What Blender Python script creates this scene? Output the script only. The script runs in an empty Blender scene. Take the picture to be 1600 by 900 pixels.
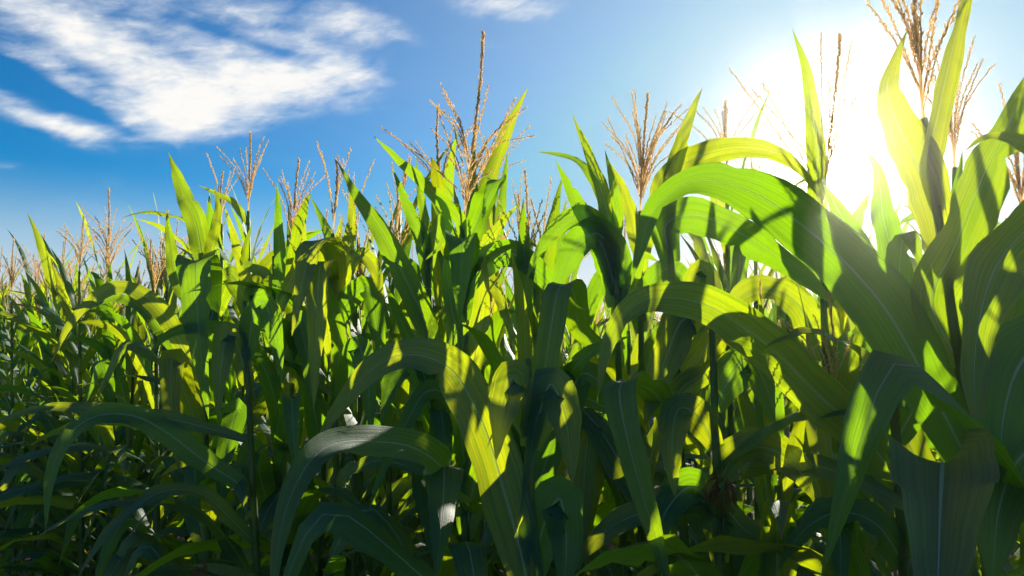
import bpy, math, random
import numpy as np
from mathutils import Vector, Matrix
R = math.radians
rng = random.Random(7)
sc = bpy.context.scene
col = sc.collection

# ------------------------------------------------------------------ camera
EYE = 1.75                     # the photographer's eye height
PITCH = R(4.45)
FPX = 1600 * 24 / 36
cam = bpy.data.cameras.new('camera'); cam.lens = 24; cam.sensor_width = 36
cam.clip_start = 0.02; cam.clip_end = 3000
co = bpy.data.objects.new('camera', cam); col.objects.link(co)
co.location = (0, 0, EYE); co.rotation_euler = (math.pi / 2 + PITCH, 0, 0)
sc.camera = co
FWD = np.array([0, math.cos(PITCH), math.sin(PITCH)])
UPV = np.array([0, -math.sin(PITCH), math.cos(PITCH)])
RGT = np.array([1.0, 0, 0])

def ray(px, py):
    d = FWD + RGT * (px - 800) / FPX + UPV * (450 - py) / FPX
    return d / np.linalg.norm(d)

def at(px, py, y):
    """world point seen at a photo pixel, Y metres away across the ground"""
    d = ray(px, py)
    return np.array([0, 0, EYE]) + d * (y / d[1])

# ------------------------------------------------------------------ light
SUN = ray(1306, 222)
SUN_EL = math.asin(SUN[2]); SUN_AZ = math.atan2(SUN[0], SUN[1])
sl = bpy.data.lights.new('sun', 'SUN'); sl.energy = 5.0; sl.angle = R(0.53); sl.color = (1.0, 0.93, 0.80)
so = bpy.data.objects.new('sun', sl); col.objects.link(so)
so.rotation_euler = Vector(tuple(SUN)).to_track_quat('Z', 'Y').to_euler()
so.location = (20, 40, 30)

sc.view_settings.view_transform = 'Standard'
sc.view_settings.look = 'None'
sc.view_settings.gamma = 1.0
sc.view_settings.use_curve_mapping = False
sc.view_settings.exposure = 1.08
sc.render.engine = 'CYCLES'
cy = sc.cycles
cy.max_bounces = 8; cy.diffuse_bounces = 4; cy.glossy_bounces = 2
cy.transmission_bounces = 6; cy.transparent_max_bounces = 6; cy.volume_bounces = 0
cy.use_denoising = True
cy.caustics_reflective = False; cy.caustics_refractive = False

# ------------------------------------------------------------------ sky
world = bpy.data.worlds.new('World'); sc.world = world; world.use_nodes = True
nt = world.node_tree; nt.nodes.clear()

class NG:
    """small helper round a node tree"""
    def __init__(s, t): s.t = t
    def n(s, kind, **kw):
        nd = s.t.nodes.new(kind)
        for k, v in kw.items():
            setattr(nd, k, v)
        return nd
    def set(s, sock, v):
        if isinstance(v, bpy.types.NodeSocket): s.t.links.new(v, sock)
        elif v is not None: sock.default_value = v
    def m(s, op, a, b=None, c=None, clamp=False):
        nd = s.n('ShaderNodeMath', operation=op, use_clamp=clamp)
        for i, v in enumerate((a, b, c)):
            if v is not None: s.set(nd.inputs[i], v)
        return nd.outputs[0]
    def vm(s, op, a, b=None, out=0):
        nd = s.n('ShaderNodeVectorMath', operation=op)
        s.set(nd.inputs[0], a)
        if b is not None: s.set(nd.inputs[1], b)
        return nd.outputs[out]
    def mix(s, f, a, b, mode='MIX'):
        nd = s.n('ShaderNodeMix', data_type='RGBA', blend_type=mode, clamp_factor=True)
        s.set(nd.inputs[0], f); s.set(nd.inputs[6], a); s.set(nd.inputs[7], b)
        return nd.outputs[2]
    def mr(s, v, a, b, c=0.0, d=1.0, kind='SMOOTHSTEP'):
        nd = s.n('ShaderNodeMapRange', interpolation_type=kind, clamp=True)
        s.set(nd.inputs[0], v)
        for i, x in enumerate((a, b, c, d)): s.set(nd.inputs[i + 1], x)
        return nd.outputs[0]
    def noise(s, vec, scale, detail=4.0, rough=0.5, dist=0.0, dims='3D'):
        nd = s.n('ShaderNodeTexNoise', noise_dimensions=dims)
        if vec is not None: s.set(nd.inputs['Vector'], vec)
        nd.inputs['Scale'].default_value = scale; nd.inputs['Detail'].default_value = detail
        nd.inputs['Roughness'].default_value = rough; nd.inputs['Distortion'].default_value = dist
        return nd.outputs[0]

def sky():
    g = NG(nt)
    st = g.n('ShaderNodeTexSky', sky_type='NISHITA', sun_disc=False)
    st.sun_elevation = SUN_EL; st.sun_rotation = SUN_AZ
    st.altitude = 100; st.air_density = 1.0; st.dust_density = 0.6; st.ozone_density = 2.0
    geo = g.n('ShaderNodeTexCoord').outputs['Generated']
    d = g.vm('NORMALIZE', geo)
    sep = g.n('ShaderNodeSeparateXYZ'); g.set(sep.inputs[0], d)
    x, y, z = sep.outputs
    DEG = 180 / math.pi
    az = g.m('MULTIPLY', g.m('ARCTAN2', x, y), DEG)
    el = g.m('MULTIPLY', g.m('ARCSINE', z), DEG)
    # clear blue air, deepened as the photograph shows it
    hsv = g.n('ShaderNodeHueSaturation'); g.set(hsv.inputs['Color'], st.outputs[0])
    hsv.inputs['Saturation'].default_value = 1.3; hsv.inputs['Hue'].default_value = 0.487
    blue = g.mix(1.0, hsv.outputs[0], (0.0, 0.60, 1.0, 1), 'MULTIPLY')
    blue = g.vm('SCALE', blue); blue.node.inputs['Scale'].default_value = SKY_K
    blue = g.vm('MINIMUM', blue, (0.13, 0.36, 0.60))
    # clouds: fields of altocumulus given by their bearing and height
    cmb = g.n('ShaderNodeCombineXYZ'); g.set(cmb.inputs[0], az); g.set(cmb.inputs[1], el)
    ae = cmb.outputs[0]
    def rot(v, a):
        nd = g.n('ShaderNodeVectorRotate', rotation_type='Z_AXIS'); g.set(nd.inputs['Vector'], v)
        nd.inputs['Angle'].default_value = a; return nd.outputs[0]
    st_v = g.vm('MULTIPLY', rot(ae, R(-14)), (0.55, 1.5, 1))
    n_big = g.noise(st_v, 0.16, 5, 0.55, 0.6)
    n_mid = g.noise(st_v, 0.55, 5, 0.54, 0.5)
    n_fin = g.noise(g.vm('MULTIPLY', rot(ae, R(-10)), (0.6, 1.5, 1)), 1.1, 6, 0.6, 0.5)
    tot = None
    for (px, py, rx, ry, ang, amp) in CLOUDS:
        r0 = ray(px, py)
        a0 = math.degrees(math.atan2(r0[0], r0[1])); e0 = math.degrees(math.asin(r0[2]))
        k = 0.046                                     # degrees of sky per photo pixel, about
        v = g.vm('SUBTRACT', ae, (a0, e0, 0))
        v = rot(v, R(ang))
        v = g.vm('MULTIPLY', v, (1 / (rx * k), 1 / (ry * k), 0))
        l2 = g.vm('DOT_PRODUCT', v, v, 1)
        e = g.m('MULTIPLY', g.m('EXPONENT', g.m('MULTIPLY', l2, -1.0)), amp)
        tot = e if tot is None else (g.m('ADD', tot, e) if amp > 0 else g.m('ADD', tot, e))
    ns = g.m('ADD', g.m('MULTIPLY', g.m('SUBTRACT', n_big, 0.5), 1.1),
             g.m('ADD', g.m('MULTIPLY', g.m('SUBTRACT', n_mid, 0.5), 1.35), g.m('MULTIPLY', g.m('SUBTRACT', n_fin, 0.5), 0.5)))
    # elsewhere in the sky the same broken cloud goes on
    away = g.mr(g.m('ABSOLUTE', az), 40, 60)
    tot = g.m('ADD', tot, g.m('MULTIPLY', away, g.m('MULTIPLY', g.mr(n_big, 0.48, 0.62), 0.6)))
    dens = g.m('ADD', tot, g.m('MULTIPLY', ns, g.mr(tot, 0.0, 0.45, 0.12, 1.0)))
    mask = g.mr(dens, 0.10, 1.45)
    wisp = g.m('MULTIPLY', g.mr(g.noise(g.vm('MULTIPLY', ae, (0.5, 1.2, 1)), 0.16, 6, 0.6, 0.5), 0.5, 0.8), g.mr(el, 2, 14, 0.45, 0.06))
    mask = g.m('MAXIMUM', mask, wisp)
    body = g.mr(g.m('ADD', dens, g.m('MULTIPLY', g.m('SUBTRACT', n_fin, 0.5), 1.4)), 0.50, 1.75)
    ccol = g.mix(body, (0.58, 0.63, 0.68, 1), (0.80, 0.775, 0.73, 1))
    c = g.mix(g.m('MULTIPLY', mask, 0.95), blue, ccol)
    # pale air near the horizon
    c = g.mix(g.mr(el, 3.0, 13, 0.92, 0.0), c, (0.46, 0.55, 0.62, 1))
    # bright air round the sun
    ca = g.vm('DOT_PRODUCT', d, tuple(SUN), 1)
    ang = g.m('MULTIPLY', g.m('ARCCOSINE', g.m('MINIMUM', ca, 0.9999999)), DEG)
    def ex(k, p=1): return g.m('EXPONENT', g.m('MULTIPLY', g.m('POWER', g.m('DIVIDE', ang, k), p), -1.0))
    # hazy air whitens the blue for a long way round the sun
    c = g.mix(g.m('MULTIPLY', ex(31, 1.9), 0.61), c, (0.56, 0.585, 0.63, 1))
    glow = None
    for amp, k, p in AUREOLE:
        e = g.m('MULTIPLY', ex(k, p), amp)
        glow = e if glow is None else g.m('ADD', glow, e)
    gc = g.vm('SCALE', (1.0, 0.88, 0.70)); g.set(gc.node.inputs['Scale'], glow)
    c = g.vm('ADD', c, gc)
    c = g.vm('SCALE', c); c.node.inputs['Scale'].default_value = 0.63 / 0.1
    bg = g.n('ShaderNodeBackground'); g.set(bg.inputs[0], c); bg.inputs[1].default_value = 0.1
    out = g.n('ShaderNodeOutputWorld'); g.set(out.inputs[0], bg.outputs[0])

SKY_K = 0.10
AUREOLE = [(60, 1.1, 2), (2.2, 2.5, 2), (0.45, 2.2, 1)]
CLOUDS = [  # photo pixel, half-axes in pixels, tilt, strength
    (425, 122, 155, 40, 4, 1.15), (330, 165, 120, 42, -12, 1.1), (270, 188, 70, 30, 0, .75),
    (545, 112, 62, 22, 4, .9), (170, 85, 200, 42, 24, .60), (60, 40, 170, 46, 18, .66),
    (400, 22, 200, 34, 4, .80), (560, 32, 80, 26, 8, .75), (120, 202, 75, 15, 6, .95), (30, 170, 110, 18, 20, .65),
    (100, 130, 150, 22, 24, .38), (785, 4, 100, 26, 4, 1.0), (770, 70, 40, 10, 0, .28), (10, 260, 50, 10, 0, .3),
    (200, 15, 190, 30, 8, .55), (470, 70, 110, 16, 6, .35), (630, 60, 40, 9, 10, .25), (250, 100, 90, 20, 22, .3),
    (345, 50, 90, 9, 8, -.30), (430, 78, 40, 6, 4, -.3), (110, 95, 60, 12, 24, -.25), (130, 168, 80, 10, 22, -.45), (20, 100, 40, 10, 10, -.3),
]
sky()

# ------------------------------------------------------------------ materials
def new_mat(name):
    m = bpy.data.materials.new(name); m.use_nodes = True
    m.node_tree.nodes.clear()
    return m, NG(m.node_tree)

def leaf_material():
    m, g = new_mat('corn_leaf')
    uv = g.n('ShaderNodeUVMap').outputs[0]
    sep = g.n('ShaderNodeSeparateXYZ'); g.set(sep.inputs[0], uv)
    u, v = sep.outputs[0], sep.outputs[1]
    rnd = g.n('ShaderNodeObjectInfo').outputs['Random']
    obj = g.n('ShaderNodeTexCoord').outputs['Object']
    back = g.n('ShaderNodeNewGeometry').outputs['Backfacing']
    au = g.m('ABSOLUTE', g.m('SUBTRACT', u, 0.5))
    ribw = g.m('SUBTRACT', 0.040, g.m('MULTIPLY', v, 0.028))
    rib = g.mr(g.m('DIVIDE', au, ribw), 0.55, 1.0, 1.0, 0.0)    # pale midrib, thinning to the tip
    # long parallel veins
    cmb = g.n('ShaderNodeCombineXYZ'); g.set(cmb.inputs[0], g.m('MULTIPLY', u, 34.0)); g.set(cmb.inputs[1], g.m('MULTIPLY', v, 1.3)); g.set(cmb.inputs[2], g.m('MULTIPLY', rnd, 40.0))
    vein = g.noise(cmb.outputs[0], 1.0, 2, 0.6)
    cmb2 = g.n('ShaderNodeCombineXYZ'); g.set(cmb2.inputs[0], g.m('MULTIPLY', u, 5.0)); g.set(cmb2.inputs[1], g.m('MULTIPLY', v, 2.5)); g.set(cmb2.inputs[2], g.m('MULTIPLY', rnd, 17.0))
    cmb3 = g.n('ShaderNodeCombineXYZ'); g.set(cmb3.inputs[0], g.m('MULTIPLY', u, 95.0)); g.set(cmb3.inputs[1], g.m('MULTIPLY', v, 2.0)); g.set(cmb3.inputs[2], g.m('MULTIPLY', rnd, 9.0))
    vein = g.m('ADD', g.m('MULTIPLY', vein, 0.62), g.m('MULTIPLY', g.noise(cmb3.outputs[0], 1.0, 1, 0.5), 0.38))
    blot = g.noise(cmb2.outputs[0], 1.0, 4, 0.6)
    cell = g.noise(obj, 260.0, 2, 0.6)
    dark = (0.008, 0.060, 0.014, 1); lite = (0.020, 0.100, 0.014, 1); blu = (0.009, 0.100, 0.092, 1)
    c = g.mix(g.mr(blot, 0.3, 0.7), dark, lite)
    c = g.mix(g.m('ADD', 0.35, g.m('MULTIPLY', rnd, 0.6)), c, blu)
    c = g.mix(g.m('MULTIPLY', g.mr(vein, 0.38, 0.64), 0.75), c, (0.04, 0.14, 0.06, 1))
    c = g.mix(g.m('MULTIPLY', rib, 0.9), c, (0.36, 0.50, 0.38, 1))
    # dry edge near the tip on some leaves
    dry = g.m('MULTIPLY', g.m('MULTIPLY', g.mr(v, 0.80, 1.0), g.mr(g.m('ADD', au, g.m('MULTIPLY', g.m('SUBTRACT', blot, 0.5), 0.5)), 0.34, 0.52)), g.mr(rnd, 0.1, 0.6))
    c = g.mix(dry, c, (0.30, 0.20, 0.08, 1))
    old = g.mr(rnd, 0.9990, 0.9995)                               # a few leaves have dried off
    spot = g.m('MULTIPLY', g.mr(g.noise(obj, 55.0, 3, 0.6), 0.70, 0.76), g.mr(rnd, 0.2, 0.9))
    dry = g.m('MAXIMUM', dry, spot)
    dry = g.m('MAXIMUM', dry, g.m('MULTIPLY', old, g.mr(g.m('ADD', v, blot), 0.5, 1.1)))
    c = g.mix(dry, c, (0.30, 0.21, 0.09, 1))
    c = g.mix(spot, c, (0.16, 0.12, 0.05, 1))
    tr_a = (0.30, 0.57, 0.002, 1); tr_b = (0.66, 0.70, 0.003, 1)
    t = g.mix(g.mr(rnd, 0.1, 0.9), tr_a, tr_b)
    t = g.mix(g.m('MULTIPLY', g.mr(vein, 0.36, 0.66), 0.65), t, (0.12, 0.29, 0.003, 1))
    t = g.mix(g.m('MULTIPLY', g.mr(blot, 0.45, 0.8), 0.35), t, (0.15, 0.32, 0.003, 1))
    t = g.mix(g.m('MULTIPLY', rib, 0.55), t, (0.16, 0.26, 0.05, 1))
    t = g.mix(dry, t, (0.30, 0.18, 0.05, 1))
    bump = g.n('ShaderNodeBump'); bump.inputs['Strength'].default_value = 0.55; bump.inputs['Distance'].default_value = 0.0022
    h = g.m('ADD', g.m('ADD', g.m('MULTIPLY', vein, 0.8), g.m('MULTIPLY', cell, 0.25)), g.m('MULTIPLY', rib, 0.9))
    g.set(bump.inputs['Height'], h)
    p = g.n('ShaderNodeBsdfPrincipled')
    g.set(p.inputs['Base Color'], c)
    g.set(p.inputs['Roughness'], g.m('ADD', 0.43, g.m('MULTIPLY', blot, 0.25)))
    p.inputs['Specular IOR Level'].default_value = 0.52
    g.set(p.inputs['Normal'], bump.outputs[0])
    tb = g.n('ShaderNodeBsdfTranslucent'); g.set(tb.inputs[0], t); g.set(tb.inputs['Normal'], bump.outputs[0])
    ad = g.n('ShaderNodeMixShader'); ad.inputs[0].default_value = 0.50
    g.set(ad.inputs[1], p.outputs[0]); g.set(ad.inputs[2], tb.outputs[0])
    out = g.n('ShaderNodeOutputMaterial'); g.set(out.inputs[0], ad.outputs[0])
    return m

def simple_material(name, a, b, scale=(30, 30, 6), rough=0.6, trans=None, tf=0.3, bump_s=0.3):
    m, g = new_mat(name)
    obj = g.n('ShaderNodeTexCoord').outputs['Object']
    rnd = g.n('ShaderNodeObjectInfo').outputs['Random']
    nz = g.noise(g.vm('MULTIPLY', obj, scale), 1.0, 4, 0.6)
    c = g.mix(g.mr(g.m('ADD', nz, g.m('MULTIPLY', g.m('SUBTRACT', rnd, 0.5), 0.25)), 0.3, 0.7), a, b)
    p = g.n('ShaderNodeBsdfPrincipled'); g.set(p.inputs['Base Color'], c); p.inputs['Roughness'].default_value = rough
    bp = g.n('ShaderNodeBump'); bp.inputs['Strength'].default_value = bump_s; bp.inputs['Distance'].default_value = 0.003
    g.set(bp.inputs['Height'], nz); g.set(p.inputs['Normal'], bp.outputs[0])
    out = g.n('ShaderNodeOutputMaterial')
    if trans:
        t = g.n('ShaderNodeBsdfTranslucent'); t.inputs[0].default_value = trans
        mx = g.n('ShaderNodeMixShader'); mx.inputs[0].default_value = tf
        g.set(mx.inputs[1], p.outputs[0]); g.set(mx.inputs[2], t.outputs[0]); g.set(out.inputs[0], mx.outputs[0])
    else:
        g.set(out.inputs[0], p.outputs[0])
    return m

LEAF = leaf_material()
STALK = simple_material('corn_stalk', (0.075, 0.14, 0.030, 1), (0.15, 0.21, 0.055, 1), (60, 60, 5), 0.45, (0.28, 0.42, 0.03, 1), 0.38)
TASSEL = simple_material('corn_tassel', (0.58, 0.45, 0.24, 1), (0.72, 0.58, 0.36, 1), (90, 90, 90), 0.7, (1.0, 0.80, 0.44, 1), 0.78)
HUSK = simple_material('corn_husk', (0.10, 0.18, 0.04, 1), (0.20, 0.27, 0.09, 1), (120, 120, 8), 0.5, (0.2, 0.3, 0.04, 1), 0.25)
SILK = simple_material('corn_silk', (0.24, 0.07, 0.035, 1), (0.42, 0.16, 0.07, 1), (80, 80, 80), 0.6, (0.6, 0.2, 0.08, 1), 0.4)
SOIL = simple_material('field_soil', (0.07, 0.047, 0.030, 1), (0.12, 0.085, 0.055, 1), (9, 9, 9), 0.95, bump_s=0.9)

# ------------------------------------------------------------------ mesh helpers
class MB:
    """collects geometry of one mesh"""
    def __init__(s): s.v = []; s.f = []; s.uv = []; s.mi = []
    def add(s, verts, faces, uvs=None, mi=0):
        o = len(s.v); s.v.extend(map(tuple, verts))
        for f in faces: s.f.append(tuple(i + o for i in f)); s.mi.append(mi)
        s.uv.extend(uvs if uvs is not None else [(0.2, 0.5)] * len(verts))
    def mesh(s, name, mats):
        me = bpy.data.meshes.new(name)
        me.from_pydata(s.v, [], s.f)
        for m in mats: me.materials.append(m)
        me.polygons.foreach_set('material_index', s.mi)
        me.polygons.foreach_set('use_smooth', [True] * len(s.f))
        li = np.zeros(len(me.loops), dtype=np.int32); me.loops.foreach_get('vertex_index', li)
        uvl = me.uv_layers.new(name='UVMap')
        uvl.data.foreach_set('uv', np.array(s.uv, dtype=np.float32)[li].ravel())
        return me

def catmull(pts, n):
    P = np.array(pts, float)
    if len(P) == 2: return P[0] + (P[1] - P[0]) * np.linspace(0, 1, n)[:, None]
    ext = np.vstack([2 * P[0] - P[1], P, 2 * P[-1] - P[-2]])
    seg = np.linalg.norm(np.diff(P, axis=0), axis=1) + 1e-6
    cum = np.concatenate([[0], np.cumsum(seg)]); cum /= cum[-1]
    out = []
    for t in np.linspace(0, 1, n):
        i = min(np.searchsorted(cum, t, 'right') - 1, len(P) - 2)
        f = (t - cum[i]) / (cum[i + 1] - cum[i])
        a, b, c, d = ext[i], ext[i + 1], ext[i + 2], ext[i + 3]
        out.append(0.5 * ((2 * b) + (-a + c) * f + (2 * a - 5 * b + 4 * c - d) * f * f + (-a + 3 * b - 3 * c + d) * f ** 3))
    return np.array(out)

def nrm(v): return v / (np.linalg.norm(v, axis=-1, keepdims=True) + 1e-9)

def width_profile(t, base=0.45):
    a = base + (1 - base) * np.clip(t / 0.22, 0, 1) ** 0.8
    s = np.clip((t - 0.38) / 0.62, 0, 1)
    return a * np.maximum(1 - s ** 1.7, 0.012)

def leaf_strip(P, S, w, r, nc=6, fold=0.20, wave=0.10, base=0.45, cup=0.0):
    """blade along spine P with unit side vectors S; the midrib lies in a shallow valley and the margins ripple"""
    n = len(P); t = np.linspace(0, 1, n)
    T = nrm(np.gradient(P, axis=0)); S = nrm(S - T * np.sum(S * T, axis=1)[:, None]); N = np.cross(S, T)
    W = w * width_profile(t, base) / 2
    u = np.linspace(-1, 1, nc + 1)
    f1, f2 = r.uniform(2.5, 4.5), r.uniform(2.5, 4.5); p1, p2 = r.uniform(0, 6.3), r.uniform(0, 6.3)
    env = np.clip(t * 4, 0, 1) * np.clip((1 - t) * 2.2, 0, 1)
    q1, q2 = r.uniform(0, 6.3), r.uniform(0, 6.3)
    WL = 1 + .045 * np.sin(t * 21 + q1) + .03 * np.sin(t * 47 + q2); WR = 1 + .045 * np.sin(t * 19 + q2) + .03 * np.sin(t * 53 + q1)
    for arr in (WL, WR):
        if n > 20 and r.random() < .45:
            arr[r.randrange(int(n * .3), int(n * .9))] *= r.uniform(.55, .85)
    V = []; UV = []
    for i in range(n):
        for x in u:
            a = abs(x)
            ph = f1 * 6.283 * t[i] + p1 if x < 0 else f2 * 6.283 * t[i] + p2
            hgt = fold * a ** 1.3 * W[i] + wave * env[i] * a * a * w * (math.sin(ph) + .55 * math.sin(ph * 2.3 + 1.7 * x) * math.sin(ph * .31)) + cup * W[i] * x
            V.append(P[i] + S[i] * x * W[i] * (WL[i] if x < 0 else WR[i]) * (1 - 0.5 * fold * fold) + N[i] * hgt)
            UV.append((x * 0.5 + 0.5, t[i]))
    k = nc + 1
    F = [(i * k + j, i * k + j + 1, (i + 1) * k + j + 1, (i + 1) * k + j) for i in range(n - 1) for j in range(nc)]
    return V, F, UV

def tube(P, rad, sides=6, cap=True):
    P = np.array(P, float); n = len(P)
    T = nrm(np.gradient(P, axis=0))
    ref = np.array([0.31, 0.95, 0.05]); A = nrm(np.cross(T, ref)); B = np.cross(T, A)
    rad = np.broadcast_to(np.array(rad, float), (n,))
    V = []
    for i in range(n):
        for j in range(sides):
            a = 6.28318 * j / sides
            V.append(P[i] + (A[i] * math.cos(a) + B[i] * math.sin(a)) * rad[i])
    F = [(i * sides + j, i * sides + (j + 1) % sides, (i + 1) * sides + (j + 1) % sides, (i + 1) * sides + j) for i in range(n - 1) for j in range(sides)]
    if cap: F.append(tuple(range((n - 1) * sides, n * sides)))
    return V, F

def add_branch(mb, P, r, step=0.0040, size=0.0098, bare=0.10, rad=0.0013, mi=0, plump=0.0017):
    """a tassel branch: thin axis set all along with paired, husk-like spikelets"""
    P = np.array(P, float)
    v, f = tube(P, np.linspace(rad, rad * .45, len(P)), 3); mb.add(v, f, mi=mi)
    L = np.linalg.norm(np.diff(P, axis=0), axis=1).sum()
    k = max(3, int(L / step)); T = nrm(np.gradient(P, axis=0)); ts = np.linspace(bare, 1.0, k)
    idx = ts * (len(P) - 1)
    for q, x in enumerate(idx):
        i = min(int(x), len(P) - 2); fr = x - i
        p = P[i] * (1 - fr) + P[i + 1] * fr; t = T[i]
        rnd = np.array([r.gauss(0, 1) for _ in range(3)]); s = rnd - t * np.dot(rnd, t); s /= np.linalg.norm(s) + 1e-9
        d = t * 0.9 + s * r.uniform(.22, .52); d /= np.linalg.norm(d)
        l = size * r.uniform(.75, 1.2); a = np.cross(d, s); a /= np.linalg.norm(a) + 1e-9; b = np.cross(d, a)
        m = p + d * l * .45; wd = plump * r.uniform(.8, 1.25)
        V = [p, m + a * wd, m - a * wd * .5 + b * wd * .87, m - a * wd * .5 - b * wd * .87, p + d * l]
        mb.add(V, [(0, 1, 2), (0, 2, 3), (0, 3, 1), (1, 4, 2), (2, 4, 3), (3, 4, 1)], mi=mi)

def obj(name, me, parent=None, loc=(0, 0, 0), rot=None):
    o = bpy.data.objects.new(name, me); col.objects.link(o)
    o.location = tuple(loc)
    if rot is not None: o.rotation_euler = rot
    if parent is not None: o.parent = parent
    return o

def plant_root(loc, label, group, rz=0.0):
    o = bpy.data.objects.new('corn_plant', None); col.objects.link(o)
    o.empty_display_size = 0.1
    o.location = tuple(loc); o.rotation_euler = (0, 0, rz)
    o['label'] = label; o['category'] = 'corn plant'; o['group'] = group
    return o

def stalk_mesh(h, lean=(0, 0), r0=0.013, r1=0.0055, nodes=None, r=rng):
    """jointed stalk wrapped in leaf sheaths, from the ground up to the tassel's foot"""
    zs = []; rs = []
    nodes = nodes or [0.05 + i * (h - 0.1) / 10 for i in range(11)]
    nodes = sorted(z for z in nodes if 0 < z < h - .02)
    zs.append(-0.03); rs.append(r0 * 1.05)
    for z in nodes:
        q = r0 + (r1 - r0) * (z / h) ** 1.3
        zs += [z - .012, z, z + .010]; rs += [q * 1.02, q * 1.26, q * 1.10]
    zs.append(h); rs.append(r1)
    zz, rr = [], []
    for a, b in sorted(zip(zs, rs)):
        if zz and a - zz[-1] < .003: continue
        zz.append(a); rr.append(b)
    P = [(lean[0] * (z / h), lean[1] * (z / h), z) for z in zz]
    mb = MB(); v, f = tube(P, rr, 8); mb.add(v, f); return mb

# ------------------------------------------------------------------ ground
gm = MB()
N_G = 40
xs = np.concatenate([np.linspace(-400, -20, 6)[:-1], np.linspace(-20, 20, 41), np.linspace(20, 400, 6)[1:]])
ys = np.concatenate([np.linspace(-200, -6, 5)[:-1], np.linspace(-6, 30, 37), np.linspace(30, 500, 6)[1:]])
gv = []; gu = []
for yy in ys:
    for xx in xs:
        near = abs(xx) < 20 and -6 < yy < 30
        gv.append((xx, yy, (0.035 * math.sin((xx * .66 + yy * .75) * 8.37) + rng.uniform(-.02, .02)) - .03 if near else -.03)); gu.append((xx, yy))
k = len(xs)
gm.add(gv, [(j * k + i, j * k + i + 1, (j + 1) * k + i + 1, (j + 1) * k + i) for j in range(len(ys) - 1) for i in range(k - 1)], gu)
ground = obj('ground', gm.mesh('ground', [SOIL])); ground['kind'] = 'structure'

# ------------------------------------------------------------------ traced plants of the front row
def traced_leaf(root, base, stalk_at, spec, depth, r):
    py0, pts, w = spec[0], spec[1], spec[2]
    op = spec[3] if len(spec) > 3 else {}
    dd = op.get('dd', -0.05); n = op.get('n', 30)
    b0 = stalk_at(py0)
    W = [b0]
    m = len(pts)
    for i, p in enumerate(pts):
        d = p[2] if len(p) > 2 else b0[1] + dd * ((i + 1) / m)
        W.append(at(p[0], p[1], d))
    P = catmull(W, n)
    T = nrm(np.gradient(P, axis=0))
    if 'side' in op:
        s = op['side']; S = np.tile(RGT * s[0] + UPV * s[1] + FWD * s[2], (n, 1))
    else:
        a0 = R(op.get('tilt', 15)); a1 = R(op.get('tilt1', op.get('tilt', 15) + r.uniform(-25, 25)))
        rr = op.get('r', r.uniform(-.35, .35))
        S = []
        for i in range(n):
            a = a0 + (a1 - a0) * i / (n - 1)
            view = nrm(P[i] - np.array([0, 0, EYE]))
            nv = -view * math.cos(a) + np.array([0, 0, 1]) * math.sin(a) + RGT * rr
            nv -= T[i] * np.dot(nv, T[i]); S.append(np.cross(T[i], nrm(nv)))
        S = np.array(S)
        for _ in range(3): S[1:-1] = (S[:-2] + S[1:-1] * 2 + S[2:]) / 4
    v, f, uv = leaf_strip(P - b0, S, w, r, 8, op.get('fold', .16) * (-1 if 'side' in op else 1), op.get('wave', .10), op.get('base', .5))
    mb = MB(); mb.add(v, f, uv)
    return obj('leaf', mb.mesh('leaf', [LEAF]), root, b0 - base)

def tassel_parts(root, foot, tip, r, spread=32, nb=12, lengths=(.15, .26), droop=.35, split=True, extra=()):
    """central spike with side branches; FOOT and TIP relative to the plant"""
    foot = np.array(foot); tip = np.array(tip); ax = nrm(tip - foot); L = np.linalg.norm(tip - foot)
    bow = np.array([r.uniform(-.03, .03), r.uniform(-.03, .03), 0]) * L
    P = catmull([foot, foot + (tip - foot) * .35 + bow * .5, foot + (tip - foot) * .7 + bow, tip], 12)
    P -= foot
    mb = MB(); v, f = tube(P, np.linspace(.0026, .0010, 12), 5); mb.add(v, f)
    add_branch(mb, P[4:], r, .0022, .0120, .0, .0024, plump=.0030)
    tas = None
    brs = []
    ref = np.cross(ax, [0.2, 0.9, 0.1]); ref /= np.linalg.norm(ref); ref2 = np.cross(ax, ref)
    for i in range(nb):
        s = r.uniform(.04, .34); a = i * 2.4 + r.uniform(-.5, .5)
        out = ref * math.cos(a) + ref2 * math.sin(a)
        th = R(spread * 1.3) * r.uniform(.35, 1.25); l = r.uniform(*lengths) * (1 - .4 * s)
        d0 = ax * math.cos(th * .7) + out * math.sin(th * .7)
        p0 = P[0] + (P[-1] - P[0]) * s
        p1 = p0 + d0 * l * .5
        d1 = nrm(ax * math.cos(th * 1.15) + out * math.sin(th * 1.15) + np.array([0, 0, -droop * r.uniform(.1, 1)]) * .6)
        brs.append(catmull([p0, p1, p1 + d1 * l * .5], 8))
    for (e0, e1) in extra: brs.append(catmull([e0, (np.array(e0) + e1) / 2 + np.array([0, 0, .008]), e1], 8))
    if not split:
        for b in brs: add_branch(mb, b, r)
        return obj('tassel', mb.mesh('tassel', [TASSEL]), root, foot)
    tas = obj('tassel', mb.mesh('tassel', [TASSEL]), root, foot)
    for b in brs:
        m2 = MB(); add_branch(m2, b - b[0], r)
        obj('tassel_branch', m2.mesh('tassel_branch', [TASSEL]), tas, b[0])
    return tas

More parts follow.
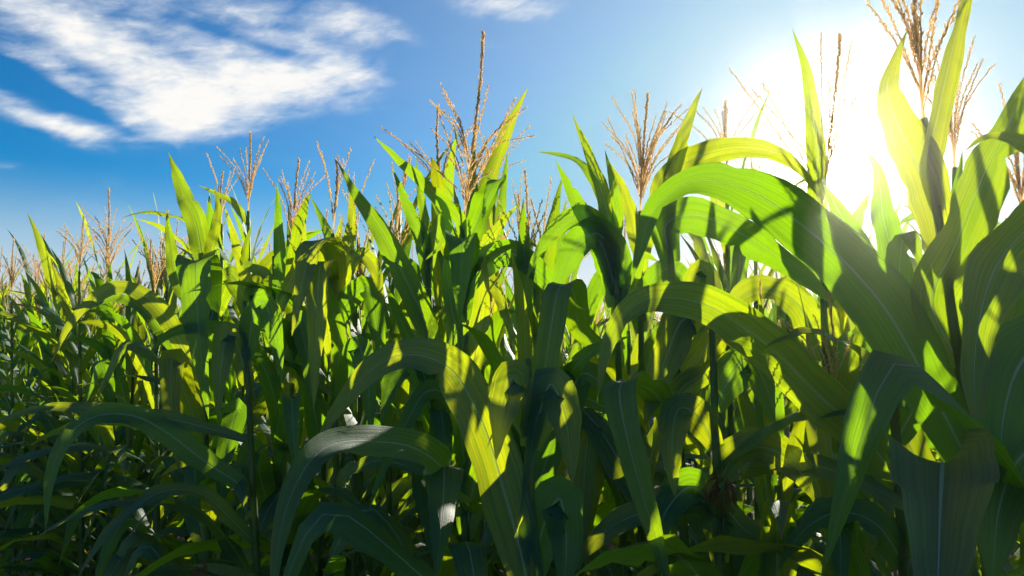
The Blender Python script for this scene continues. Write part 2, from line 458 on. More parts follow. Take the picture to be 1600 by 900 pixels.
def ear_parts(root, loc, out, r, size=1.0):
    """an ear in its husk leaning out from the stalk, silk hanging from its end"""
    out = nrm(np.array(out, float)); n = 9
    P = np.array([out * (t * .20 * size) for t in np.linspace(0, 1, n)])
    rad = .024 * size * np.array([.55, .85, 1, 1.02, 1, .92, .78, .55, .3])
    mb = MB(); v, f = tube(P, rad, 10); mb.add(v, f)
    ref = nrm(np.cross(out, [.1, .2, .97])); ref2 = np.cross(out, ref)
    for k in range(4):                                    # loose husk tips
        a = k * 1.7; o2 = ref * math.cos(a) + ref2 * math.sin(a)
        Q = catmull([out * .09 * size + o2 * .024 * size, out * .16 * size + o2 * .024 * size, out * .235 * size + o2 * .012 * size], 8)
        v, f, uv = leaf_strip(Q, np.tile(np.cross(out, o2), (8, 1)), .034 * size, r, 4, .3, .02, .9); mb.add(v, f)
    e = obj('ear', mb.mesh('ear', [HUSK]), root, loc)
    ms = MB()
    for k in range(46):
        o2 = ref * r.gauss(0, 1) + ref2 * r.gauss(0, 1); o2 = nrm(o2)
        l = r.uniform(.02, .05) * size
        p0 = out * .195 * size + o2 * .004
        p1 = p0 + (out * .55 + o2 * .6) * l * .6; p2 = p1 + (o2 * .6 + np.array([0, 0, -.9])) * l * .7
        v, f = tube(catmull([p0, p1, p2], 5), .0007, 3); ms.add(v, f)
    obj('silk', ms.mesh('silk', [SILK]), e)
    return e

FRONT = 'corn plants of the front row'
#  label, depth, stalk (top pixel, lower pixel), tassel tip pixel or None, leaves, options
HEROES = []
def hero(label, depth, top, low, tassel, leaves, **op): HEROES.append((label, depth, top, low, tassel, leaves, op))

hero('tall near corn plant whose grainy tassel and leaves run off the top edge', 1.0, (1443, 185), (1520, 720), (1432, -80), [
    (330, [(1450, 260), (1465, 180), (1485, 90), (1510, -10), (1535, -110)], .062, dict(tilt=-10, tilt1=-10, r=1.0, wave=.03)),
    (430, [(1445, 290), (1405, 200), (1386, 145), (1396, 100), (1417, 48)], .078, dict(tilt=-15, tilt1=-15, r=.8, wave=.03)),
    (570, [(1455, 470), (1490, 390), (1525, 300), (1565, 215), (1612, 130), (1665, 40)], .10, dict(tilt=-5, tilt1=-5, r=.8, wave=.04)),
    (740, [(1450, 600), (1385, 485), (1310, 400), (1220, 327), (1140, 287), (1075, 286), (1022, 328), (1000, 390), (986, 445)], .088, dict(tilt=5, tilt1=25, dd=-.03, n=40)),
    (800, [(1480, 765, .92), (1474, 726, .80), (1472, 736, .72), (1469, 800, .63), (1466, 900, .55), (1462, 1060, .48)], .118, dict(side=(1, .03, 0), fold=.42, n=40)),
    (640, [(1540, 560), (1575, 470), (1590, 400), (1640, 330)], .07, {}),
], spread=24, nb=7, lengths=(.16, .24), extra_px=[(1375, -10), (1357, 5), (1395, -30), (1468, -10)])
hero('corn plant under the sun with a broad sunlit-patched leaf curling to a thin tip', 1.2, (1385, 420), (1412, 900), None, [
    (775, [(1382, 722), (1328, 662), (1276, 615), (1215, 552), (1150, 503), (1090, 472), (1022, 466), (980, 488), (948, 545), (933, 628)], .082, dict(tilt=-10, tilt1=20, n=40)),
    (560, [(1372, 480), (1338, 390), (1310, 330), (1285, 285)], .062, dict(tilt=-20)),
    (600, [(1403, 450, 1.18), (1412, 368, 1.10), (1424, 376, 1.08), (1450, 442, 1.07)], .055, dict(side=(1, .2, 0))),
    (650, [(1362, 578), (1320, 537), (1270, 521), (1225, 528), (1188, 548)], .05, dict(tilt=55)),
    (520, [(1400, 430), (1380, 340), (1372, 270), (1355, 235)], .05, {}),
    (690, [(1450, 600), (1480, 560), (1520, 570), (1560, 640)], .06, {}),
    (880, [(1370, 820), (1310, 800), (1255, 830), (1215, 890)], .07, dict(tilt=40)),
])
hero('corn plant in the sun glare with thin tassel branches and one narrow upright leaf', 1.5, (1283, 335), (1300, 900), (1313, 58), [
    (400, [(1277, 320), (1275, 230), (1262, 120), (1238, 45)], .042, {}),
    (450, [(1260, 400), (1235, 340), (1215, 290)], .05, {}),
    (480, [(1310, 400), (1340, 340), (1360, 300)], .05, {}),
    (560, [(1250, 480), (1200, 450), (1150, 470), (1120, 540)], .07, {}),
    (620, [(1320, 560), (1350, 540), (1390, 580), (1400, 650)], .07, {}),
], spread=22, nb=6, extra_px=[(1140, 108), (1192, 132), (1178, 142), (1283, 55), (1330, 70)])
hero('corn plant with a sharp upright flag leaf and long leaves arching toward the sun', 1.35, (1045, 335), (1072, 900), None, [
    (360, [(1049, 285), (1065, 222), (1085, 165), (1098, 136)], .034, {}),
    (390, [(1036, 305), (1056, 265), (1100, 242), (1150, 231), (1205, 237), (1250, 265), (1280, 310)], .052, dict(tilt=10)),
    (410, [(1040, 352), (1080, 336), (1130, 350), (1190, 386), (1250, 426), (1312, 485)], .072, dict(tilt=-10)),
    (520, [(1086, 495), (1064, 503), (1040, 560), (1020, 620), (1006, 668)], .072, dict(tilt=10)),
    (660, [(1062, 612), (1100, 583), (1150, 545)], .052, dict(tilt=-20)),
    (700, [(1030, 625, 1.30), (992, 599, 1.16), (968, 605, 1.09), (979, 680, 1.06), (1006, 780, 1.05), (1036, 880, 1.05), (1052, 965, 1.05)], .060, dict(side=(1, .1, 0), fold=.28)),
    (560, [(1075, 470), (1095, 420), (1108, 455), (1112, 520)], .045, {}),
    (600, [(1090, 560), (1125, 520), (1160, 520), (1190, 580)], .06, dict(tilt=30)),
])
hero('corn plant with several pointed leaves fanning up and a big dark leaf folded over', 1.55, (962, 385), (975, 900), None, [
    (420, [(958, 372), (941, 302), (920, 242), (893, 176)], .036, {}),
    (440, [(946, 332), (926, 278), (900, 251), (868, 241), (838, 237)], .036, dict(tilt=25)),
    (460, [(943, 390), (915, 340), (890, 295), (868, 250)], .046, {}),
    (390, [(965, 340), (958, 290), (945, 234)], .026, {}),
    (465, [(955, 405), (935, 352), (905, 336), (870, 357), (840, 397), (820, 442)], .052, dict(tilt=15)),
    (480, [(958, 405), (936, 366), (905, 378), (880, 422), (860, 478)], .082, dict(tilt=5)),
    (560, [(908, 520, 1.5), (896, 457, 1.36), (874, 449, 1.29), (860, 520, 1.25), (845, 620, 1.24), (829, 705, 1.24), (813, 805, 1.24)], .056, dict(side=(1, .12, 0), fold=.26)),
    (630, [(932, 592), (906, 586), (885, 640), (850, 732), (820, 832), (800, 905)], .062, dict(tilt=15, dd=-.25)),
    (650, [(892, 600), (922, 551), (985, 525)], .046, dict(tilt=30, dd=-.2)),
    (500, [(985, 440), (1005, 400), (1030, 410)], .04, {}),
    (760, [(950, 700), (925, 660), (915, 720), (910, 820), (905, 900)], .055, dict(dd=-.2)),
])
hero('corn plant with a bushy spread tassel of two tall spikes', 1.8, (1000, 330), (1005, 900), (1012, 148), [
    (420, [(990, 360), (975, 300), (950, 250)], .04, {}),
    (430, [(1010, 370), (1030, 320), (1042, 262)], .04, {}),
    (500, [(1020, 440), (1050, 420), (1080, 460), (1095, 520)], .06, {}),
    (520, [(985, 450), (950, 430), (925, 470), (915, 540)], .06, {}),
    (600, [(1030, 540), (1060, 510), (1090, 560), (1100, 640)], .07, {}),
], spread=24, nb=16, extra_px=[(992, 142), (950, 185), (1040, 180)])
hero('corn plant at the middle with the highest tan tassel spike against blue sky', 1.6, (724, 352), (729, 900), (755, 52), [
    (375, [(716, 338), (680, 303), (640, 265), (583, 212)], .037, dict(tilt=-30)),
    (500, [(722, 430, 1.58), (722, 379, 1.48), (722, 380, 1.40), (720, 432, 1.375), (718, 508, 1.37)], .082, dict(side=(1, 0, 0), fold=.35)),
    (395, [(740, 360, 1.6), (760, 310, 1.54), (778, 281, 1.45), (766, 300, 1.41), (751, 348, 1.40)], .056, dict(side=(1, .15, 0), fold=.3)),
    (425, [(746, 400), (771, 365), (811, 317)], .032, {}),
    (465, [(746, 430), (776, 399), (810, 400), (842, 425), (872, 462), (888, 505)], .064, dict(tilt=10)),
    (600, [(713, 520), (701, 450), (696, 385)], .052, {}),
    (620, [(741, 560), (753, 480), (759, 395)], .056, {}),
    (440, [(748, 412), (760, 414), (776, 456), (796, 512), (810, 548)], .032, {}),
    (410, [(700, 360), (692, 320), (672, 300)], .03, {}),
    (800, [(700, 742, 1.35), (652, 702, 1.24), (590, 690, 1.16), (530, 692, 1.08), (490, 713, 1.02), (456, 770, .96), (438, 832, .92), (428, 910, .88), (424, 985, .86)], .066, dict(tilt=25, tilt1=15, n=44, fold=.22, r=0)),
    (765, [(723, 700), (713, 642), (690, 612), (662, 615), (635, 660), (602, 724), (575, 800)], .046, dict(dd=-.25, tilt=20)),
    (840, [(740, 760), (770, 700), (800, 710), (820, 780)], .07, dict(dd=-.1)),
], spread=31, nb=11, lengths=(.17, .27), extra_px=[(597, 200), (805, 155), (812, 168), (683, 168)])
hero('corn plant whose long straight bright leaf slants up to a sharp point', 1.62, (668, 400), (690, 900), None, [
    (590, [(666, 510), (640, 450), (600, 370), (560, 310), (527, 252)], .058, dict(tilt=-20, dd=-.15)),
    (630, [(652, 560), (622, 490), (600, 440)], .034, dict(tilt=30, dd=-.2)),
    (450, [(660, 380), (640, 330), (626, 295), (613, 262)], .036, {}),
    (420, [(664, 350), (656, 300), (650, 248)], .024, {}),
    (430, [(680, 370), (690, 342), (702, 352), (688, 384), (660, 410)], .03, {}),
    (520, [(650, 460), (640, 420), (615, 400), (590, 430)], .05, {}),
    (700, [(700, 640), (720, 600), (740, 620), (750, 700)], .07, dict(dd=-.1)),
    (660, [(660, 600), (635, 570), (610, 600), (595, 670)], .06, dict(dd=-.15)),
])
hero('corn plant with one dark leaf bent over at its crest and hanging straight down', 1.85, (520, 365), (528, 900), (526, 252), [
    (560, [(516, 480, 1.84), (513, 402, 1.77), (501, 375, 1.69), (486, 391, 1.64), (471, 450, 1.60), (456, 525, 1.58)], .086, dict(side=(1, .25, 0))),
    (610, [(530, 540), (516, 470), (501, 435), (491, 415)], .042, dict(dd=-.2)),
    (450, [(513, 420, 1.75), (501, 412, 1.65), (496, 480, 1.6), (493, 560, 1.6), (490, 645, 1.6)], .058, dict(side=(1, .1, 0))),
    (470, [(540, 400), (550, 340), (545, 290)], .04, {}),
    (480, [(530, 440), (562, 400), (585, 420), (600, 480)], .05, {}),
    (520, [(545, 470), (575, 450), (590, 520), (595, 600)], .06, {}),
    (640, [(545, 590), (560, 540), (575, 600), (580, 690)], .065, dict(dd=-.2)),
    (930, [(522, 890, 1.6), (550, 861, 1.4), (600, 859, 1.3), (650, 867, 1.25), (698, 853, 1.22)], .052, dict(tilt=60)),
    (780, [(545, 740), (590, 720), (640, 730), (690, 755)], .055, dict(tilt=40, dd=-.2)),
], spread=10, nb=3)
hero('corn plant with narrow upright leaves and a low shaded leaf arching sideways', 2.1, (428, 400), (436, 900), None, [
    (480, [(437, 420), (435, 350), (433, 283)], .036, {}),
    (485, [(388, 443), (364, 364), (349, 318)], .034, {}),
    (470, [(415, 430), (382, 408), (393, 350)], .034, {}),
    (500, [(450, 450), (470, 400), (478, 340)], .04, {}),
    (690, [(426, 612), (396, 547), (350, 514), (300, 512), (255, 528), (227, 570)], .056, dict(tilt=15, dd=-.25)),
    (760, [(450, 680, 1.95), (455, 630, 1.76), (456, 629, 1.66), (460, 700, 1.61), (470, 765, 1.6)], .074, dict(side=(1, 0, 0), fold=.3)),
    (540, [(410, 480), (400, 455), (385, 520), (380, 600)], .06, {}),
    (600, [(450, 540), (465, 500), (480, 560), (485, 640)], .065, dict(dd=-.2)),
    (820, [(410, 760), (395, 700), (380, 760), (375, 850)], .07, dict(dd=-.3)),
])
hero('corn plant with a broad pointed leaf above its neighbours and a wide draped leaf', 2.2, (318, 395), (326, 900), None, [
    (425, [(307, 352), (286, 300), (263, 238)], .066, dict(tilt=-25)),
    (490, [(282, 450), (269, 400), (260, 326)], .046, {}),
    (430, [(330, 380), (340, 330), (335, 290)], .036, {}),
    (560, [(320, 470, 2.18), (313, 416, 2.08), (306, 414, 1.98), (308, 480, 1.94), (315, 560, 1.92), (326, 655, 1.92)], .108, dict(side=(1, .06, 0), fold=.25)),
    (610, [(287, 545), (256, 491), (220, 459), (185, 449), (150, 465), (110, 506), (78, 570)], .056, dict(tilt=20, dd=-.15)),
    (600, [(270, 540), (230, 490), (200, 470), (170, 468), (130, 490), (105, 530)], .042, dict(tilt=25, dd=-.05)),
    (520, [(345, 460), (360, 430), (385, 480), (390, 560)], .07, {}),
    (700, [(290, 620), (270, 560), (268, 640), (280, 740)], .075, dict(dd=-.25)),
    (760, [(350, 690), (370, 640), (350, 720), (345, 820)], .075, dict(dd=-.3)),
])
hero('corn plant with long low leaves arching out over the dark lower edge', 1.8, (382, 470), (402, 900), None, [
    (770, [(322, 722), (265, 679), (210, 650), (150, 650), (102, 686), (78, 752), (71, 835)], .060, dict(tilt=25, dd=-.2)),
    (850, [(322, 776), (262, 766), (215, 790), (165, 836), (117, 908)], .048, dict(tilt=40, dd=-.3)),
    (690, [(290, 660), (200, 645), (140, 638), (65, 638), (0, 658), (-45, 680)], .044, dict(tilt=50, dd=-.1)),
    (560, [(395, 500), (410, 470), (430, 520), (440, 600)], .06, {}),
    (600, [(370, 540), (355, 520), (345, 580), (340, 660)], .06, {}),
], ear=(905, (-.5, -.6, .35)))
hero('lower corn plant with a huge dark leaf arching up and over beside the middle', 1.25, (826, 560), (832, 900), None, [
    (960, [(812, 855), (783, 752), (752, 657), (710, 583), (660, 556), (612, 559), (565, 591), (520, 651), (488, 703)], .088, dict(tilt=0, tilt1=25, n=44, fold=.2, r=0)),
    (700, [(845, 640), (862, 600), (885, 660), (895, 760)], .07, {}),
    (680, [(815, 620), (800, 590), (785, 640), (775, 720)], .07, {}),
    (900, [(850, 820), (875, 780), (885, 850), (880, 950)], .08, {}),
])
hero('corn plant with a low leaf twisting to a bright sunlit patch near the bottom edge', 1.3, (1112, 500), (1126, 900), None, [
    (880, [(1110, 790), (1052, 783), (1005, 800), (960, 820), (920, 856), (887, 905)], .062, dict(tilt=10, tilt1=35)),
    (870, [(1135, 802), (1166, 830), (1216, 850), (1300, 873)], .042, dict(tilt=45)),
    (640, [(1140, 590), (1170, 560), (1200, 610), (1225, 690)], .07, {}),
    (700, [(1090, 650), (1060, 640), (1050, 700), (1055, 780)], .06, {}),
    (760, [(1150, 710), (1200, 700), (1250, 735), (1290, 800)], .075, dict(tilt=30)),
    (820, [(1085, 760), (1040, 800), (1020, 880)], .07, {}),
], ear=(800, (-.2, -.8, .45)))
hero('corn plant with a tan tassel standing over a thin dark sideways leaf', 2.55, (388, 330), (395, 900), (391, 208), [
    (352, [(366, 318), (340, 304), (310, 289)], .028, dict(tilt=25)),
], gen=True, spread=20, nb=8, low_leaves=True)
hero('dark corn plant at the right edge whose wide shaded leaf droops across its neighbours', .9, (1690, 300), (1710, 900), None, [
    (480, [(1660, 330), (1615, 350), (1560, 410), (1530, 500), (1522, 600), (1530, 690)], .085, dict(tilt=0, r=.5)),
    (600, [(1650, 540), (1600, 560), (1570, 640), (1560, 760)], .09, {}),
    (760, [(1640, 700), (1590, 720), (1560, 800), (1550, 920)], .09, {}),
    (400, [(1660, 300), (1620, 240), (1570, 215), (1535, 218), (1506, 237)], .03, {}),
])
for (lab, d, top, tip, sp, nb) in [
    ('distant corn plant with a dense broom-like tassel at the far left end', 4.2, (18, 472), (22, 372), 20, 13),
    ('corn plant with a fan-shaped tassel just left of a taller curved one', 3.35, (124, 424), (131, 338), 34, 12),
    ('corn plant with a tall slightly hooked tassel spike over fine branches', 3.15, (171, 436), (170, 296), 30, 12),
    ('corn plant with a small reddish tassel in the dip before the bright pointed leaves', 2.9, (243, 462), (236, 378), 22, 8),
    ('corn plant with a thin single-spiked tassel behind the bright pointed leaf', 2.6, (346, 350), (348, 270), 16, 5),
    ('corn plant with a stout tan tassel beside the narrow upright leaf', 2.35, (455, 372), (467, 250), 22, 8),
    ('corn plant behind the highest tassel, its own tassel lower and thinner', 2.0, (690, 335), (684, 168), 26, 7),
    ('corn plant with a low fine tassel peeping behind the folded leaf tip', 2.3, (772, 305), (768, 236), 34, 9),
    ('corn plant with a short pair of tassel spikes in the dip right of the middle', 2.6, (812, 388), (810, 306), 12, 4),
    ('corn plant with a single needle-like tassel in the pale sky beside the glare', 2.1, (1136, 275), (1133, 160), 36, 9),
    ('corn plant with a drooping tassel close behind the tallest plant', 1.45, (1492, 262), (1485, 112), 20, 8),
    ('corn plant with a tassel cut by the right edge', 1.4, (1598, 340), (1592, 222), 20, 8),
    ('corn plant with a slim grainy tassel between the bent leaf and the sharp leaf', 2.2, (560, 372), (548, 290), 16, 4),
    ('corn plant with a reddish tassel rising behind the long slanting leaf', 2.45, (620, 360), (632, 268), 20, 5),
    ('corn plant with a faint tassel between the sharp flag leaf and the sun', 2.6, (1180, 300), (1165, 215), 34, 8),
]:
    hero(lab, d, top, (top[0] + 4, 900), tip, [], gen=True, spread=sp, nb=nb)

# ------------------------------------------------------------------ leaf and tassel stock for the other plants
def stock_leaf(kind, r, n=18, nc=4):
    if kind == 'flag': L, w, th0, th1, pw = r.uniform(.36, .54), r.uniform(.036, .054), r.uniform(8, 24), r.uniform(18, 50), 1.6
    elif kind == 'mid': L, w, th0, th1, pw = r.uniform(.55, .78), r.uniform(.056, .080), r.uniform(14, 32), r.uniform(70, 150), r.uniform(1.5, 2.8)
    else: L, w, th0, th1, pw = r.uniform(.70, .90), r.uniform(.078, .096), r.uniform(30, 50), r.uniform(125, 165), r.uniform(.9, 1.6)
    kink = r.random() < .22 and kind != 'flag'
    s = np.linspace(0, 1, n); th = np.array([R(th0 + (th1 - th0) * x ** pw) for x in s])
    if kink:
        kx = r.uniform(.4, .65); th = np.array([R(th0 + 12 * x + (150 - th0) * (1 / (1 + math.exp(-(x - kx) * 40)))) for x in s])
    ds = L / (n - 1); x = np.concatenate([[0], np.cumsum(np.sin(th[:-1]) * ds)]); z = np.concatenate([[0], np.cumsum(np.cos(th[:-1]) * ds)])
    yb = r.uniform(-.10, .10) * L; y = yb * s ** 2
    P = np.stack([x, y, z], 1)
    tw = R(r.uniform(-70, 70)); S = np.array([[-math.sin(tw * q) * math.cos(a), math.cos(tw * q), math.sin(tw * q) * math.sin(a)] for q, a in zip(s, th)])
    return leaf_strip(P, S, w, r, nc, .22, .11 if kind != 'flag' else .05, .5)

rs = random.Random(21)
STOCK = {k: [] for k in ('flag', 'mid', 'low')}
for kd, cnt in (('flag', 8), ('mid', 12), ('low', 8)):
    for i in range(cnt):
        g_ = stock_leaf(kd, rs); mb = MB(); mb.add(*g_)
        STOCK[kd].append(mb.mesh('leaf', [LEAF]))
TASSELS = []
for i in range(5):
    mb = MB(); r_ = random.Random(300 + i); L = r_.uniform(.30, .42)
    P = catmull([(0, 0, 0), (r_.uniform(-.01, .01), 0, L * .5), (r_.uniform(-.03, .03), r_.uniform(-.02, .02), L)], 10)
    v, f = tube(P, np.linspace(.0024, .0009, 10), 4); mb.add(v, f); add_branch(mb, P[3:], r_, .0030, .0115, 0, .0020, plump=.0025)
    for b in range(r_.randint(9, 15)):
        a = b * 2.4 + r_.uniform(-.4, .4); th = R(r_.uniform(12, 42)); l = r_.uniform(.16, .27); h0 = r_.uniform(.02, .09)
        p0 = np.array([0, 0, h0]); o2 = np.array([math.cos(a), math.sin(a), 0])
        p1 = p0 + (o2 * math.sin(th * .7) + np.array([0, 0, math.cos(th * .7)])) * l * .5
        p2 = p1 + (o2 * math.sin(th * 1.3) + np.array([0, 0, math.cos(th * 1.3)])) * l * .5
        add_branch(mb, catmull([p0, p1, p2], 6), r_, .0055, .0100, .1, .0013, plump=.0021)
    TASSELS.append(mb.mesh('tassel', [TASSEL]))
STALKS = []
for i in range(4):
    h = 1.84 + .06 * i
    STALKS.append((h, stalk_mesh(h, (rs.uniform(-.03, .03), rs.uniform(-.03, .03)), r=rs).mesh('stalk', [STALK])))

def leaf_plan(h, r, z0=.75, up_to=.30):
    """where the leaves of one plant sit: height, bearing, kind, stock number, size, roll"""
    out = []; z = h - r.uniform(.03, .08); phi = r.uniform(0, 6.283); i = 0
    while z > z0:
        fr = h - z
        kd = 'flag' if fr < up_to else ('mid' if fr < .72 else 'low')
        out.append((z, phi + r.uniform(-.45, .45), kd, r.randrange(len(STOCK[kd])), r.uniform(.85, 1.12) * (1.1 if kd == 'flag' and fr > .2 else 1)))
        phi += math.pi; z -= r.uniform(.075, .125); i += 1
    return out

def stock_leaf_obj(root, z, phi, kd, idx, s, xy=(0, 0)):
    o = obj('leaf', STOCK[kd][idx], root, (xy[0], xy[1], z), (0, 0, phi)); o.scale = (s, s, s); return o

# ------------------------------------------------------------------ build the traced plants
occupied = []
for hi, (lab, d, top, low, tip, leaves, op) in enumerate(HEROES):
    r = random.Random(1000 + hi)
    A = at(top[0], top[1], d); Bp = at(low[0], low[1], d)
    slope = (A - Bp) / (A[2] - Bp[2])
    slope[0] = max(-.12, min(.12, slope[0])) if abs(slope[0]) > .12 else slope[0]
    base = A - slope * A[2]; base[2] = 0
    h = A[2]
    root = plant_root(base, lab, FRONT)
    def stalk_at(py, A=A, slope=slope, d=d):
        zz = EYE + (ray(800, py)[2] / ray(800, py)[1]) * d
        return A - slope * (A[2] - zz)
    nodes = [float(stalk_at(l[0])[2]) - .10 for l in leaves]
    if not leaves or op.get('gen'):
        nodes = None
    elif min(nodes) > .25: nodes += list(np.arange(.1, min(nodes) - .08, .14))
    obj('stalk', stalk_mesh(h, (slope[0] * h, slope[1] * h), nodes=nodes, r=r).mesh('stalk', [STALK]), root)
    for lf in leaves: traced_leaf(root, base, stalk_at, lf, d, r)
    if tip:
        T = at(tip[0], tip[1], d)
        ex = []
        for (ex_px, ex_py) in op.get('extra_px', ()):
            e = at(ex_px, ex_py, d + r.uniform(-.05, .05)) - A
            k_ = r.uniform(.15, .4); ex.append(((T - A) * k_ * .5, e))
        tassel_parts(root, A - base, T - base, r, op.get('spread', 28), int(op.get('nb', 10) * 1.35), op.get('lengths', (.16, .27)), extra=ex)
    if op.get('gen'):
        for (z, phi, kd, idx, s) in leaf_plan(h, r):
            if h - z < .13: continue
            stock_leaf_obj(root, z, phi, kd, idx, s * (.74 if kd == 'flag' else .9), (slope[0] * z, slope[1] * z))
    else:
        zlow = min([float(stalk_at(l[0])[2]) for l in leaves])
        zz = zlow - .12; phi = r.uniform(0, 6.28)
        while zz > .5:
            stock_leaf_obj(root, zz, phi, 'low', r.randrange(len(STOCK['low'])), r.uniform(.85, 1), (slope[0] * zz, slope[1] * zz))
            phi += math.pi + r.uniform(-.4, .4); zz -= .13
    if 'ear' in op:
        py, out = op['ear']; p = stalk_at(py) - base; ear_parts(root, p, out, r, .8)
    occupied.append((base[0], base[1]))

# ------------------------------------------------------------------ the rows behind
E = np.array([-.751, .660]); NRM = np.array([.660, .751]); P0 = np.array([.62, .95])
ROW = .75
def in_view(x, y, m=.15):
    if y < .5: return False
    return abs(x / y) < .75 + m
def ground_spots():
    out = []
    for k in range(0, 60):
        off = .17 if k == 0 else ROW * k
        for i in range(-60, 200):
            sp_ = .115 if k == 0 else SPACING
            p = P0 + NRM * (off + rr_.gauss(0, .03)) + E * (i * sp_ + (k % 3) * .07 + rr_.gauss(0, .03))
            out.append((k, p[0], p[1]))
    return out
rr_ = random.Random(5); SPACING = .31
spots = [s for s in ground_spots() if in_view(s[1], s[2])]
spots.sort(key=lambda s: math.hypot(s[1], s[2]))
def crowded(x, y, dmin): return any((x - a) ** 2 + (y - b) ** 2 < dmin * dmin for a, b in occupied)
GROUPS = {0: ('corn plants crowded in behind the front row', 'leafy corn plant'),
          1: ('corn plants of the second row', 'second-row corn plant'),
          2: ('corn plants of the third row', 'third-row corn plant'),
          3: ('corn plants deep in the field', 'corn plant deep in the field, only glimpsed as small bright leaves and tassel')}
BEHIND = []                     # (row, pixel column, plant): named below by what each stands behind
n_ind = len(HEROES); far = []
for (k, x, y) in spots:
    dist = math.hypot(x, y)
    if dist > 45: continue
    if k == 0 and crowded(x, y, .09): continue
    if crowded(x, y, .09): continue
    if n_ind >= 298:
        far.append((x, y)); continue
    r = random.Random(int((x * 7919 + y * 104729) * 1000) & 0xffffff)
    gname, lab = GROUPS[min(k, 3)]
    root = plant_root((x, y, 0), lab, gname, r.uniform(0, 6.28))
    if k < 3: BEHIND.append((k, 800 + FPX * x / y, root))
    h, sm = STALKS[r.randrange(4)]
    sc_ = r.uniform(.92, 1.05) if x < -.05 * y or k > 1 else r.uniform(.88, .97)
    if k == 0 and x > .18 * y: sc_ = r.uniform(.74, .83)      # shorter plants fill the foot of the near end of the row
    root.scale = (sc_, sc_, sc_)
    obj('stalk', sm, root)
    for (z, phi, kd, idx, s) in leaf_plan(h, r, max(.2, min(.72, 1.6 - .36 * dist)) if k < 2 else .8, (.42 if k == 0 else .50)): stock_leaf_obj(root, z, phi, kd, idx, s)
    if r.random() < (.7 if k == 0 else .95): obj('tassel', TASSELS[r.randrange(5)], root, (0, 0, h - .02), (r.uniform(-.08, .08), r.uniform(-.08, .08), r.uniform(0, 6.28)))
    if k <= 1 and r.random() < .3:
        a = r.uniform(0, 6.28); ear_parts(root, np.array([0, 0, r.uniform(.95, 1.15)]), (math.cos(a), math.sin(a), .9), r)
    occupied.append((x, y)); n_ind += 1

LANDMARKS = [(-150, 'the left edge'), (18, 'the far left broom-like tassel'), (124, 'the fan-shaped tassel'), (171, 'the hooked tassel spike'),
             (243, 'the small reddish tassel'), (318, 'the broad pointed leaf'), (388, 'the tan tassel over the sideways leaf'),
             (455, 'the stout tan tassel'), (520, 'the dark bent-over leaf'), (600, 'the long slanting leaf'), (724, 'the highest tassel'),
             (811, 'the short pair of spikes'), (880, 'the fan of pointed leaves'), (1000, 'the bushy two-spiked tassel'),
             (1075, 'the sharp flag leaf'), (1136, 'the needle-like tassel'), (1230, 'the great arching leaf'), (1300, 'the sun'),
             (1443, 'the tassel cut by the top edge'), (1598, 'the right edge'), (1800, 'the dark leaf by the right edge')]
ORDER = {1: [''], 2: ['left one of two', 'right one of two'], 3: ['leftmost of three', 'middle one of three', 'rightmost of three']}
for k in range(3):
    bins = {}
    for (kk, px, root) in BEHIND:
        if kk == k: bins.setdefault(min(LANDMARKS, key=lambda q: abs(q[0] - px))[1], []).append((px, root))
    for mark, lst in bins.items():
        lst.sort(key=lambda q: q[0])
        words = ORDER.get(len(lst)) or ['%s from the left' % w for w in ('first', 'second', 'third', 'fourth', 'fifth', 'sixth', 'seventh', 'eighth', 'ninth', 'tenth', 'eleventh', 'twelfth', 'thirteenth', 'fourteenth', 'fifteenth', 'sixteenth', 'seventeenth', 'eighteenth', 'nineteenth', 'twentieth')]
        for i_, (px, root) in enumerate(lst):
            place = 'behind ' + mark + (', ' + words[min(i_, len(words) - 1)] if words[0] else '')
            root['label'] = GROUPS[k][1] + ' ' + place
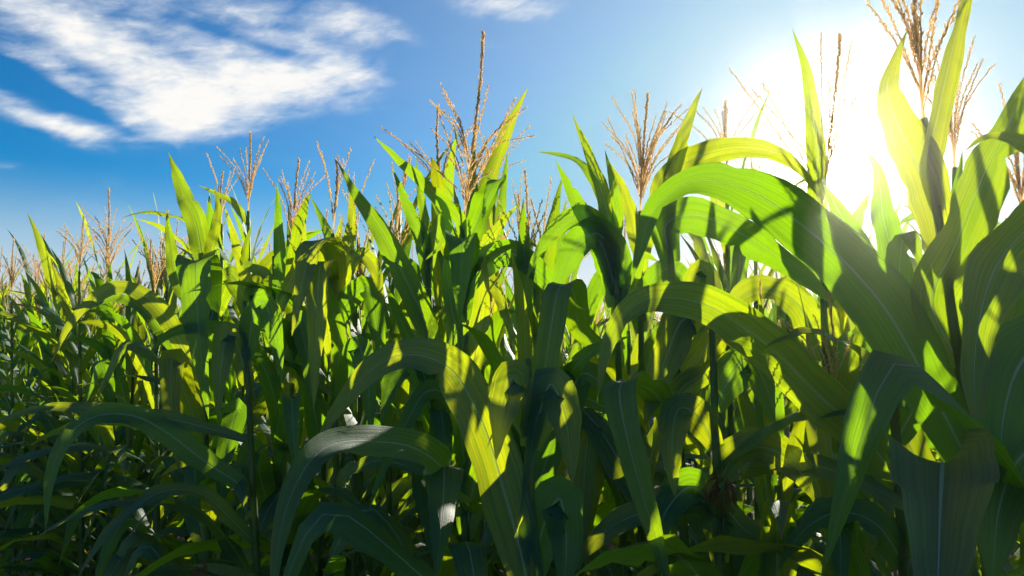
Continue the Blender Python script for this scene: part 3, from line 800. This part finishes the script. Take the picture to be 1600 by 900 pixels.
# the rest of the field, one mass
def field_mass():
    protos = []
    for q in range(5):
        r = random.Random(900 + q); V = []; F = []; UV = []; MI = []
        def put(v, f, uv, mi):
            o = len(V); V.extend([tuple(a) for a in v]); UV.extend(uv or [(.2, .5)] * len(v))
            for t in f: F.append([i + o for i in t]); MI.append(mi)
        h = r.uniform(1.85, 2.02)
        v, f = tube([(0, 0, .6), (0, 0, h)], (.011, .006), 4, False); put(v, f, None, 1)
        z = h - .05; phi = r.uniform(0, 6.28)
        while z > 1.05:
            kd = 'flag' if h - z < .22 else 'mid'
            v, f, uv = stock_leaf(kd, r, 7, 2); c, s_ = math.cos(phi), math.sin(phi)
            v = [(a * c - b * s_, a * s_ + b * c, w + z) for a, b, w in v]; put(v, f, uv, 0)
            phi += 3.14 + r.uniform(-.4, .4); z -= .11
        for b in range(7):
            a = b * 2.4; th = 0 if b == 0 else R(r.uniform(12, 38)); l = .3 if b == 0 else r.uniform(.14, .22)
            e = np.array([math.cos(a) * math.sin(th), math.sin(a) * math.sin(th), math.cos(th)]) * l
            p0 = np.array([0, 0, h]); v, f = tube([p0, p0 + e * .5, p0 + e], (.003, .0035, .0015), 3, False); put(v, f, None, 2)
        protos.append((np.array(V), np.array(F), np.array(UV), np.array(MI)))
    r = random.Random(77); VV = []; FF = []; UU = []; MM = []; o = 0
    for (x, y) in far:
        if math.hypot(x, y) > 12 and r.random() < .35: continue
        v, f, uv, mi = protos[r.randrange(5)]; a = r.uniform(0, 6.28); s = r.uniform(.9, 1.06)
        c, s_ = math.cos(a), math.sin(a)
        w = np.stack([(v[:, 0] * c - v[:, 1] * s_) * s + x, (v[:, 0] * s_ + v[:, 1] * c) * s + y, v[:, 2] * s], 1)
        VV.append(w); FF.append(f + o); UU.append(uv); MM.append(mi); o += len(v)
    if not VV: return
    v = np.concatenate(VV); f = np.concatenate(FF); uv = np.concatenate(UU); mi = np.concatenate(MM)
    me = bpy.data.meshes.new('corn_field')
    me.vertices.add(len(v)); me.vertices.foreach_set('co', v.astype(np.float32).ravel())
    me.loops.add(f.size); me.loops.foreach_set('vertex_index', f.astype(np.int32).ravel())
    me.polygons.add(len(f)); me.polygons.foreach_set('loop_start', np.arange(0, f.size, 4, dtype=np.int32))
    for m in (LEAF, STALK, TASSEL): me.materials.append(m)
    me.polygons.foreach_set('material_index', mi.astype(np.int32))
    ul = me.uv_layers.new(name='UVMap'); ul.data.foreach_set('uv', uv[f.ravel()].astype(np.float32).ravel())
    me.polygons.foreach_set('use_smooth', np.ones(len(f), dtype=bool))
    me.update(calc_edges=True); me.validate()
    o_ = obj('corn_field', me); o_['kind'] = 'stuff'
field_mass()

# ------------------------------------------------------------------ haze in the low sun
def haze_box():
    m, g = new_mat('summer_haze')
    pv = g.n('ShaderNodeVolumePrincipled')
    pv.inputs['Color'].default_value = (1.0, 0.93, 0.80, 1)
    pv.inputs['Density'].default_value = HAZE
    pv.inputs['Anisotropy'].default_value = 0.92
    out = g.n('ShaderNodeOutputMaterial'); g.set(out.inputs['Volume'], pv.outputs[0])
    x0, x1, y0, y1, z0, z1 = -405, 405, -205, 505, -1.2, 3.1
    v = [(x, y, z) for z in (z0, z1) for y in (y0, y1) for x in (x0, x1)]
    mb = MB(); mb.add(v, [(0, 2, 3, 1), (4, 5, 7, 6), (0, 1, 5, 4), (2, 6, 7, 3), (0, 4, 6, 2), (1, 3, 7, 5)])
    o = obj('haze', mb.mesh('haze', [m])); o['kind'] = 'stuff'
HAZE = 0.0055
haze_box()
print('individual plants', n_ind, 'far', len(far), 'objects', len(bpy.data.objects))
